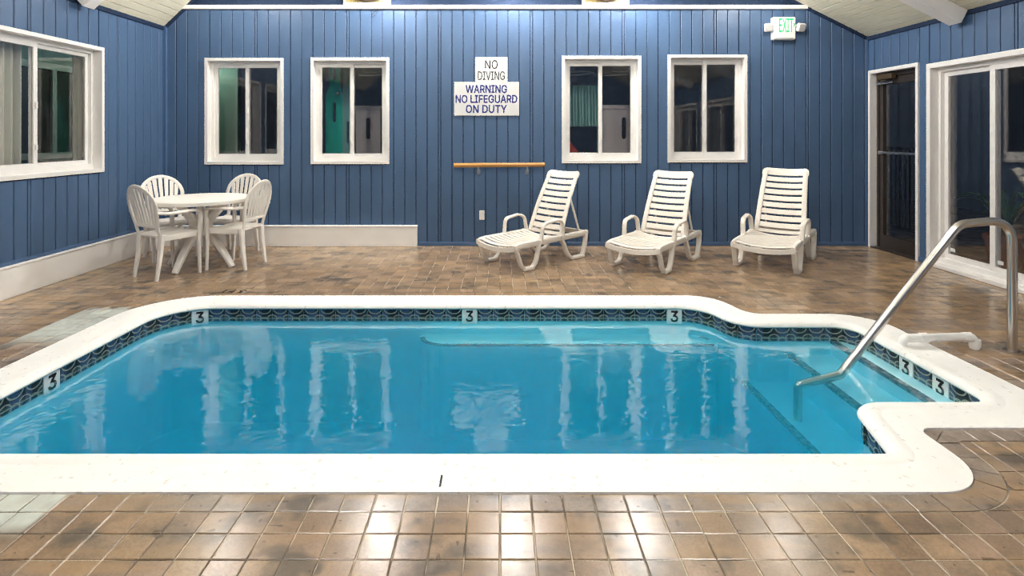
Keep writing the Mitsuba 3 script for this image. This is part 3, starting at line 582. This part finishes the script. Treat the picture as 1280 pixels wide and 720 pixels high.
# ------------------------------------------------------------------ stainless handrail and PVC pipe
hr = fillet_path([(1.84, 3.42, -.43), (1.84, 3.42, -.205), (2.10, 3.42, -.142), (2.835, 3.42, .790), (3.165, 3.42, .822), (3.165, 3.42, .0)], [.03, .03, .12, .17], 10)
scene['pool_handrail'] = P(sweep(hr, ring(.0255, 20), (0, 1, 0)), 'steel', 40); tag('pool_handrail', 'bent stainless steel handrail running from the deck into the water', 'handrail')
fl = trimesh.creation.cylinder(.045, .012, sections=28); fl.apply_translation((3.165, 3.42, .006)); part('pool_handrail', 'flange', fl, 'steel', 30)
pv = fillet_path([(2.545, 3.515, -.01), (2.565, 3.515, .052), (2.66, 3.505, .056), (2.915, 3.485, .070), (2.975, 3.48, .07), (2.985, 3.48, .0)], [.03, .2, .2, .035], 8)
scene['fill_pipe'] = P(sweep(pv, ring(.026, 16), (0.05, 1, 0)), 'pvc', 40); tag('fill_pipe', 'white plastic fill pipe lying across the coping beside the handrail', 'pipe')
for c_, d_ in (((2.68, 3.505, .057), (1, -.08, .05)), ((2.94, 3.484, .069), (1, -.08, .05)), ((2.985, 3.48, .035), (0, 0, 1))):
    d_ = np.array(d_) / np.linalg.norm(d_); part('fill_pipe', 'collar', sweep([np.array(c_) - d_ * .022, np.array(c_) + d_ * .022], ring(.031, 16), (0.05, 1, 0)), 'pvc', 40)

# ------------------------------------------------------------------ furniture
def build(parts):
    return [(n, P(m, b, s)) for n, m, b, s in parts]
def place(root, parts, x, y, z, deg, label, cat, group=None, sc=1.0):
    k = numbered(root); M = T().translate([x, y, z]).rotate([0, 0, 1], deg).scale(sc); loc = {}
    for n, d in parts:
        i = loc.get(n, 0); loc[n] = i + 1
        scene[f'{k}__{n}' + (f'_{i:03d}' if i else '')] = {**d, 'to_world': M}
    tag(k, label, cat, group)
def grid_slab(fx, nu, nv, th, dirn=(0, 0, 1)):
    """closed slab: fx(u, v) -> point of the top face, thickness th against dirn"""
    U, Vv = np.meshgrid(np.linspace(0, 1, nu), np.linspace(0, 1, nv), indexing='ij'); Pn = np.array([fx(u, v) for u, v in zip(U.ravel(), Vv.ravel())])
    top, bot = Pn, Pn - np.asarray(dirn) * th; n = nu * nv; f = []
    idx = lambda i, j: i * nv + j
    for i in range(nu - 1):
        for j in range(nv - 1):
            a, b, c, d = idx(i, j), idx(i + 1, j), idx(i + 1, j + 1), idx(i, j + 1); f += [(a, b, c), (a, c, d), (n + a, n + c, n + b), (n + a, n + d, n + c)]
    rim = [idx(i, 0) for i in range(nu)] + [idx(nu - 1, j) for j in range(1, nv)] + [idx(i, nv - 1) for i in range(nu - 2, -1, -1)] + [idx(0, j) for j in range(nv - 2, 0, -1)]
    for a, b in zip(rim, rim[1:] + rim[:1]): f += [(a, n + a, b), (b, n + a, n + b)]
    return right_way(trimesh.Trimesh(np.vstack([top, bot]), f, process=False))
# --- resin armchair, facing +x
def chair_parts():
    ps = []
    kx = .84
    def seat(u, v):
        x = -.21 + .44 * u; w = (.185 + .04 * u) * (1 - .25 * max(0, u - .9) * 4 * abs(2 * v - 1) ** 4); y = (2 * v - 1) * w
        return (x, y, .405 + .012 * u - .018 * (1 - (2 * v - 1) ** 2) * math.sin(math.pi * min(1, u * 1.1)) - (.03 * ((u - .9) / .1) ** 2 if u > .9 else 0))
    ps.append(('seat', grid_slab(seat, 20, 14, .016), 'resin', 40))
    apron = fillet_path([(-.20, -.175, .375), (.205, -.215, .385), (.205, .215, .385), (-.20, .175, .375)], [.05, .05])
    ps.append(('apron', sweep(apron, rrect(.014, .045, .004)), 'resin', 40))
    lean = math.radians(13); bo = np.array([-.205, 0, .40])
    def B(w, t, n=0.0):
        bow = -.045 * (1 - (w / .24) ** 2) * min(1, t * 2)     # the back is slightly hollow
        return bo + np.array([-t * math.sin(lean) + bow + n, w, t * math.cos(lean)])
    def half(t):                                               # half width of the back's outline
        return float(np.interp(t, [0, .08, .18, .28], [.168, .170, .195, .214]))
    edge = [(half(t), t) for t in np.linspace(0, .27, 7)] + [(.214 * math.cos(a), .275 + .205 * math.sin(a)) for a in np.linspace(.08, math.pi / 2, 12)]
    path = np.array([B(w, t) for w, t in edge] + [B(-w, t) for w, t in edge[::-1][1:]])
    ps.append(('back_frame', sweep(path, rrect(.022, .040, .007), np.array([B(*e) - B(0, .2) for e in edge] + [B(-w, t) - B(0, .2) for w, t in edge[::-1][1:]])), 'resin', 45))
    ps.append(('back_rail', sweep([B(w, .095) for w in np.linspace(-.17, .17, 9)], rrect(.016, .030, .005), (0, 0, 1)), 'resin', 45))
    for i in range(7):
        f_ = (i - 3) / 3; w0 = f_ * .125; ph = f_ * .95; w1 = .196 * math.sin(ph) ; t1 = .275 + .188 * math.cos(ph) * (1 if abs(f_) < 1 else 1)
        pth = np.array([B(w0 + (w1 - w0) * q, .095 + (t1 - .095) * q, .003) for q in np.linspace(0, 1, 8)])
        ps.append(('slat', sweep(pth, rrect(.036, .010, .003), (1, 0, .2), scale=np.c_[np.linspace(.75, 1.25, 8), np.ones(8)]), 'resin', 45))
    for s in (-1, 1):
        arm = smooth_path([B(s * .205, .235) , (-.17, s * .238, .615), (-.02, s * .252, .618), (.12, s * .250, .622), (.195, s * .240, .605), (.222, s * .232, .555)], 30)
        ps.append(('arm', sweep(arm, rrect(.050, .027, .008), np.vstack([np.tile([0, 0, 1.], (len(arm) - 8, 1)), np.linspace([0, 0, 1.], [1., 0, .2], 8)])), 'resin', 45))
        fl_ = smooth_path([(.222, s * .232, .56), (.215, s * .222, .42), (.212, s * .218, .25), (.225, s * .214, .0)], 15)
        ps.append(('leg', sweep(fl_, rrect(.040, .034, .008), (1, 0, 0), scale=np.linspace(1.15, .80, len(fl_))), 'resin', 45))
        rl = smooth_path([(-.185, s * .170, .41), (-.205, s * .172, .22), (-.245, s * .178, .0)], 12)
        ps.append(('leg', sweep(rl, rrect(.042, .040, .008), (1, 0, 0), scale=np.linspace(1.45, .75, len(rl))), 'resin', 45))
    for q in ps: q[1].apply_scale([kx, 1, 1])
    return build(ps)
CH = chair_parts()
for x, y, dg, sc, lab in ((-3.205, 5.335, 62, 1.0, 'white resin armchair in front of the table on the left, its back to the camera'),
                      (-3.64, 6.10, -40, 1.0, 'white resin armchair behind the table against the left wall'),
                      (-3.02, 6.26, -97, 1.0, 'white resin armchair behind the table under the first window'),
                      (-2.70, 5.69, 172, 1.0, 'white resin armchair on the right side of the table, facing left')):
    place('resin_armchair', CH, x, y, .001, dg, lab, 'chair', 'resin armchairs around the table', sc)
# --- round resin table
def table_parts():
    ps = []; r, z = .468, .700
    pf = [(0.018, z - .022), (.40, z - .022), (r - .035, z - .020), (r - .02, z - .042), (r - .004, z - .044), (r, z - .036), (r, z - .010), (r - .010, z - .002), (r - .03, z), (.05, z), (.03, z - .003), (.018, z - .006), (0.018, z - .022)]
    ps.append(('tabletop', trimesh.creation.revolve(np.array(pf), sections=72), 'resin', 30))
    ps.append(('umbrella_hole_cap', (lambda c: (c.apply_translation((0, 0, z - .006)), c)[1])(trimesh.creation.cylinder(.026, .010, sections=24)), 'resin', 30))
    for k in range(4):
        a = math.radians(-100 + 90 * k); c, s = math.cos(a), math.sin(a)
        pth = smooth_path([(.36, .0), (.25, .16), (.105, .335), (.075, .40), (.11, .48), (.235, .60), (.33, .675)], 36)
        p3 = np.c_[pth[:, 0] * c, pth[:, 0] * s, pth[:, 1]]
        ps.append(('leg', sweep(p3, rrect(.066, .042, .009), np.tile([c, s, .6], (len(p3), 1)), scale=np.c_[np.interp(pth[:, 1], [0, .4, .68], [.9, 1.55, 1.1]), np.interp(pth[:, 1], [0, .4, .68], [.9, 1.6, 1.0])]), 'resin', 45))
    hub = trimesh.creation.cylinder(.085, .14, sections=32); hub.apply_translation((0, 0, .385)); ps.append(('hub', hub, 'resin', 30))
    return build(ps)
place('resin_table', table_parts(), -3.08, 5.70, .001, 0, 'round white resin table with curved legs in the corner', 'table')
# --- resin sun lounger: foot end at u = 0, axis +x
def lounger_parts():
    ps = []; B_ = 'resin_cream'; hw = .285; zs = .262
    def zx(u): return zs - .022 * max(0, (.12 - u) / .12) ** 2 + .010 * u      # the foot end droops
    def hollow(v): return -.032 * (1 - v * v)
    for s in (-1, 1):                                          # side rails
        pth = [(u, s * (hw - .022), zx(u) - .012) for u in np.linspace(0.02, 1.16, 24)]
        ps.append(('side_rail', sweep(pth, rrect(.044, .060, .010)), B_, 45))
    n = 11
    for i in range(n):                                         # seat slats
        a, b = .040 + i * .0645, .040 + i * .0645 + .045
        ps.append(('seat_slat', grid_slab(lambda p, q: (a + (b - a) * p, (2 * q - 1) * (hw - .03), zx(a + (b - a) * p) + .014 + hollow(2 * q - 1)), 3, 13, .007), B_, 40))
    ps.append(('foot_rail', grid_slab(lambda p, q: (.010 + .022 * p - .018 * (1 - (2 * q - 1) ** 2), (2 * q - 1) * (hw - .002), zx(0) + .018 + hollow(2 * q - 1)), 3, 15, .045), B_, 40))
    ps.append(('rear_rail', cbox(1.12, 1.16, -hw + .03, hw - .03, zx(1.14) - .04, zx(1.14) + .012, .008), B_, False))
    # backrest
    ang = math.radians(63.5); d = np.array([math.cos(ang), 0, math.sin(ang)]); nn = np.array([-math.sin(ang), 0, math.cos(ang)]); o = np.array([.755, 0, .275]); L = .735
    def BK(t, y): 
        w = .250 - .035 * t / L; return o + d * t + np.array([0, y * w, 0]) - nn * .030 * (1 - y * y) + nn * .020 * math.sin(math.pi * t / L)
    pth_ = lambda s: np.array([BK(t, s * .91) for t in np.linspace(.0, L - .03, 14)])
    for s in (-1, 1): ps.append(('back_stile', sweep(pth_(s), rrect(.050, .026, .008), -nn), B_, 45))
    cuts = [0.0] + [.035 + .0755 * k for k in range(9)]; cuts = [(q + (.023 if k else 0), (cuts[k + 1] if k < 9 else L + .012)) for k, q in enumerate(cuts)]
    for i, (a, b) in enumerate(cuts):
        ps.append(('back_slat', grid_slab(lambda p, q: BK(a + (b - a) * p, (2 * q - 1) * (.90 if i < 9 else 1.06 - .16 * max(0, p - .5) ** 2 * 4)), 3 if i < 9 else 9, 13, .014, nn), B_, 40))
    for s in (-1, 1):                                          # prop behind the backrest
        p0 = o + d * .42 - nn * .03 + np.array([0, s * .19, 0]); ps.append(('prop', sweep([p0, (1.10, s * .20, .285)], rrect(.024, .018, .004), (0, 1, 0)), B_, 45))
    ps.append(('prop_bar', sweep([(1.10, -.215, .285), (1.10, .215, .285)], ring(.012, 10), (0, 0, 1)), B_, 45))
    for s in (-1, 1):
        y = s * (hw - .018)
        # front leg: one strut from the foot end, one sweeping up into the arm
        ps.append(('leg', sweep(smooth_path([(.035, y, .235), (.075, y, .15), (.115, y, .06), (.165, y + s * .004, .012)], 16), rrect(.050, .030, .007), (1, 0, .3)), B_, 45))
        ps.append(('leg', sweep(smooth_path([(.370, y, .25), (.350, y, .15), (.315, y, .06), (.255, y + s * .004, .012)], 16), rrect(.050, .034, .007), (1, 0, .3)), B_, 45))
        ps.append(('foot', cbox(.135, .290, y - .028 + s * .004, y + .028 + s * .004, 0, .036, .008), B_, False))
        ps.append(('leg', sweep(smooth_path([(.690, y, .28), (.755, y, .19), (.82, y, .07), (.890, y + s * .004, .012)], 16), rrect(.050, .036, .007), (1, 0, .3)), B_, 45))
        ps.append(('leg', sweep(smooth_path([(1.135, y, .26), (1.120, y, .15), (1.085, y, .05), (1.04, y + s * .004, .012)], 16), rrect(.050, .036, .007), (1, 0, .3)), B_, 45))
        ps.append(('foot', cbox(.875, 1.085, y - .028 + s * .004, y + .028 + s * .004, 0, .036, .008), B_, False))
        arm = fillet_path([(.395, y, .24), (.425, y + s * .010, .432), (.63, y + s * .016, .455), (.725, y + s * .010, .425), (.750, y, .25)], [.07, .09, .08], 8)
        ps.append(('arm', sweep(arm, rrect(.048, .026, .008), np.array([(-(arm[i + 1] - arm[i])[2] if i + 1 < len(arm) else -(arm[i] - arm[i - 1])[2], 0, (arm[i + 1] - arm[i])[0] if i + 1 < len(arm) else (arm[i] - arm[i - 1])[0]) for i in range(len(arm))])), B_, 45))
    return build(ps)
LG = lounger_parts()
for mx, my, dg, sc, lab in ((.085, 5.678, 43.5, 1.0, 'cream resin sun lounger under the grab bar, turned furthest to the left'),
                        (1.40, 5.545, 51, 1.0, 'cream resin sun lounger in the middle, between the third and fourth windows'),
                        (2.67, 5.545, 52, 1.03, 'cream resin sun lounger nearest the glass exit door')):
    c, s = math.cos(math.radians(dg)), math.sin(math.radians(dg))
    place('sun_lounger', LG, mx - .20 * c, my - .20 * s, .001, dg, lab, 'sun lounger', 'sun loungers along the end wall', sc)

# ------------------------------------------------------------------ lamps hung from the ceiling
for i, (x, y, z, r, pw) in enumerate(LAMPS):
    zr = (EAVE_L + SL * (x - XL)) if x < XRIDGE else (EAVE_R + SR * (XR - x)); zc = zr - .02
    k = numbered('globe_lamp')
    scene[k + '__globe'] = {'type': 'sphere', 'center': [x, y, z], 'radius': r, 'emitter': {'type': 'area', 'radiance': rgb([pw * c for c in WARM])}}
    part(k, 'stem', sweep([(x, y, z + r - .01), (x, y, zc + .01)], ring(.012, 10), (1, 0, 0)), 'lamp_metal', 40)
    cp = trimesh.creation.cylinder(.05, .05, sections=24); cp.apply_translation((x, y, zc - .02)); part(k, 'canopy', cp, 'lamp_metal', 30)
    tag(k, 'white globe lamp hung ' + ('above the second window', 'above the warning sign', 'above the third window', 'above the white table', 'above the exit sign', 'above the left end of the pool', 'above the right end of the pool', 'behind the camera on the left', 'behind the camera on the right')[i], 'lamp', 'globe lamps hung from the ceiling')
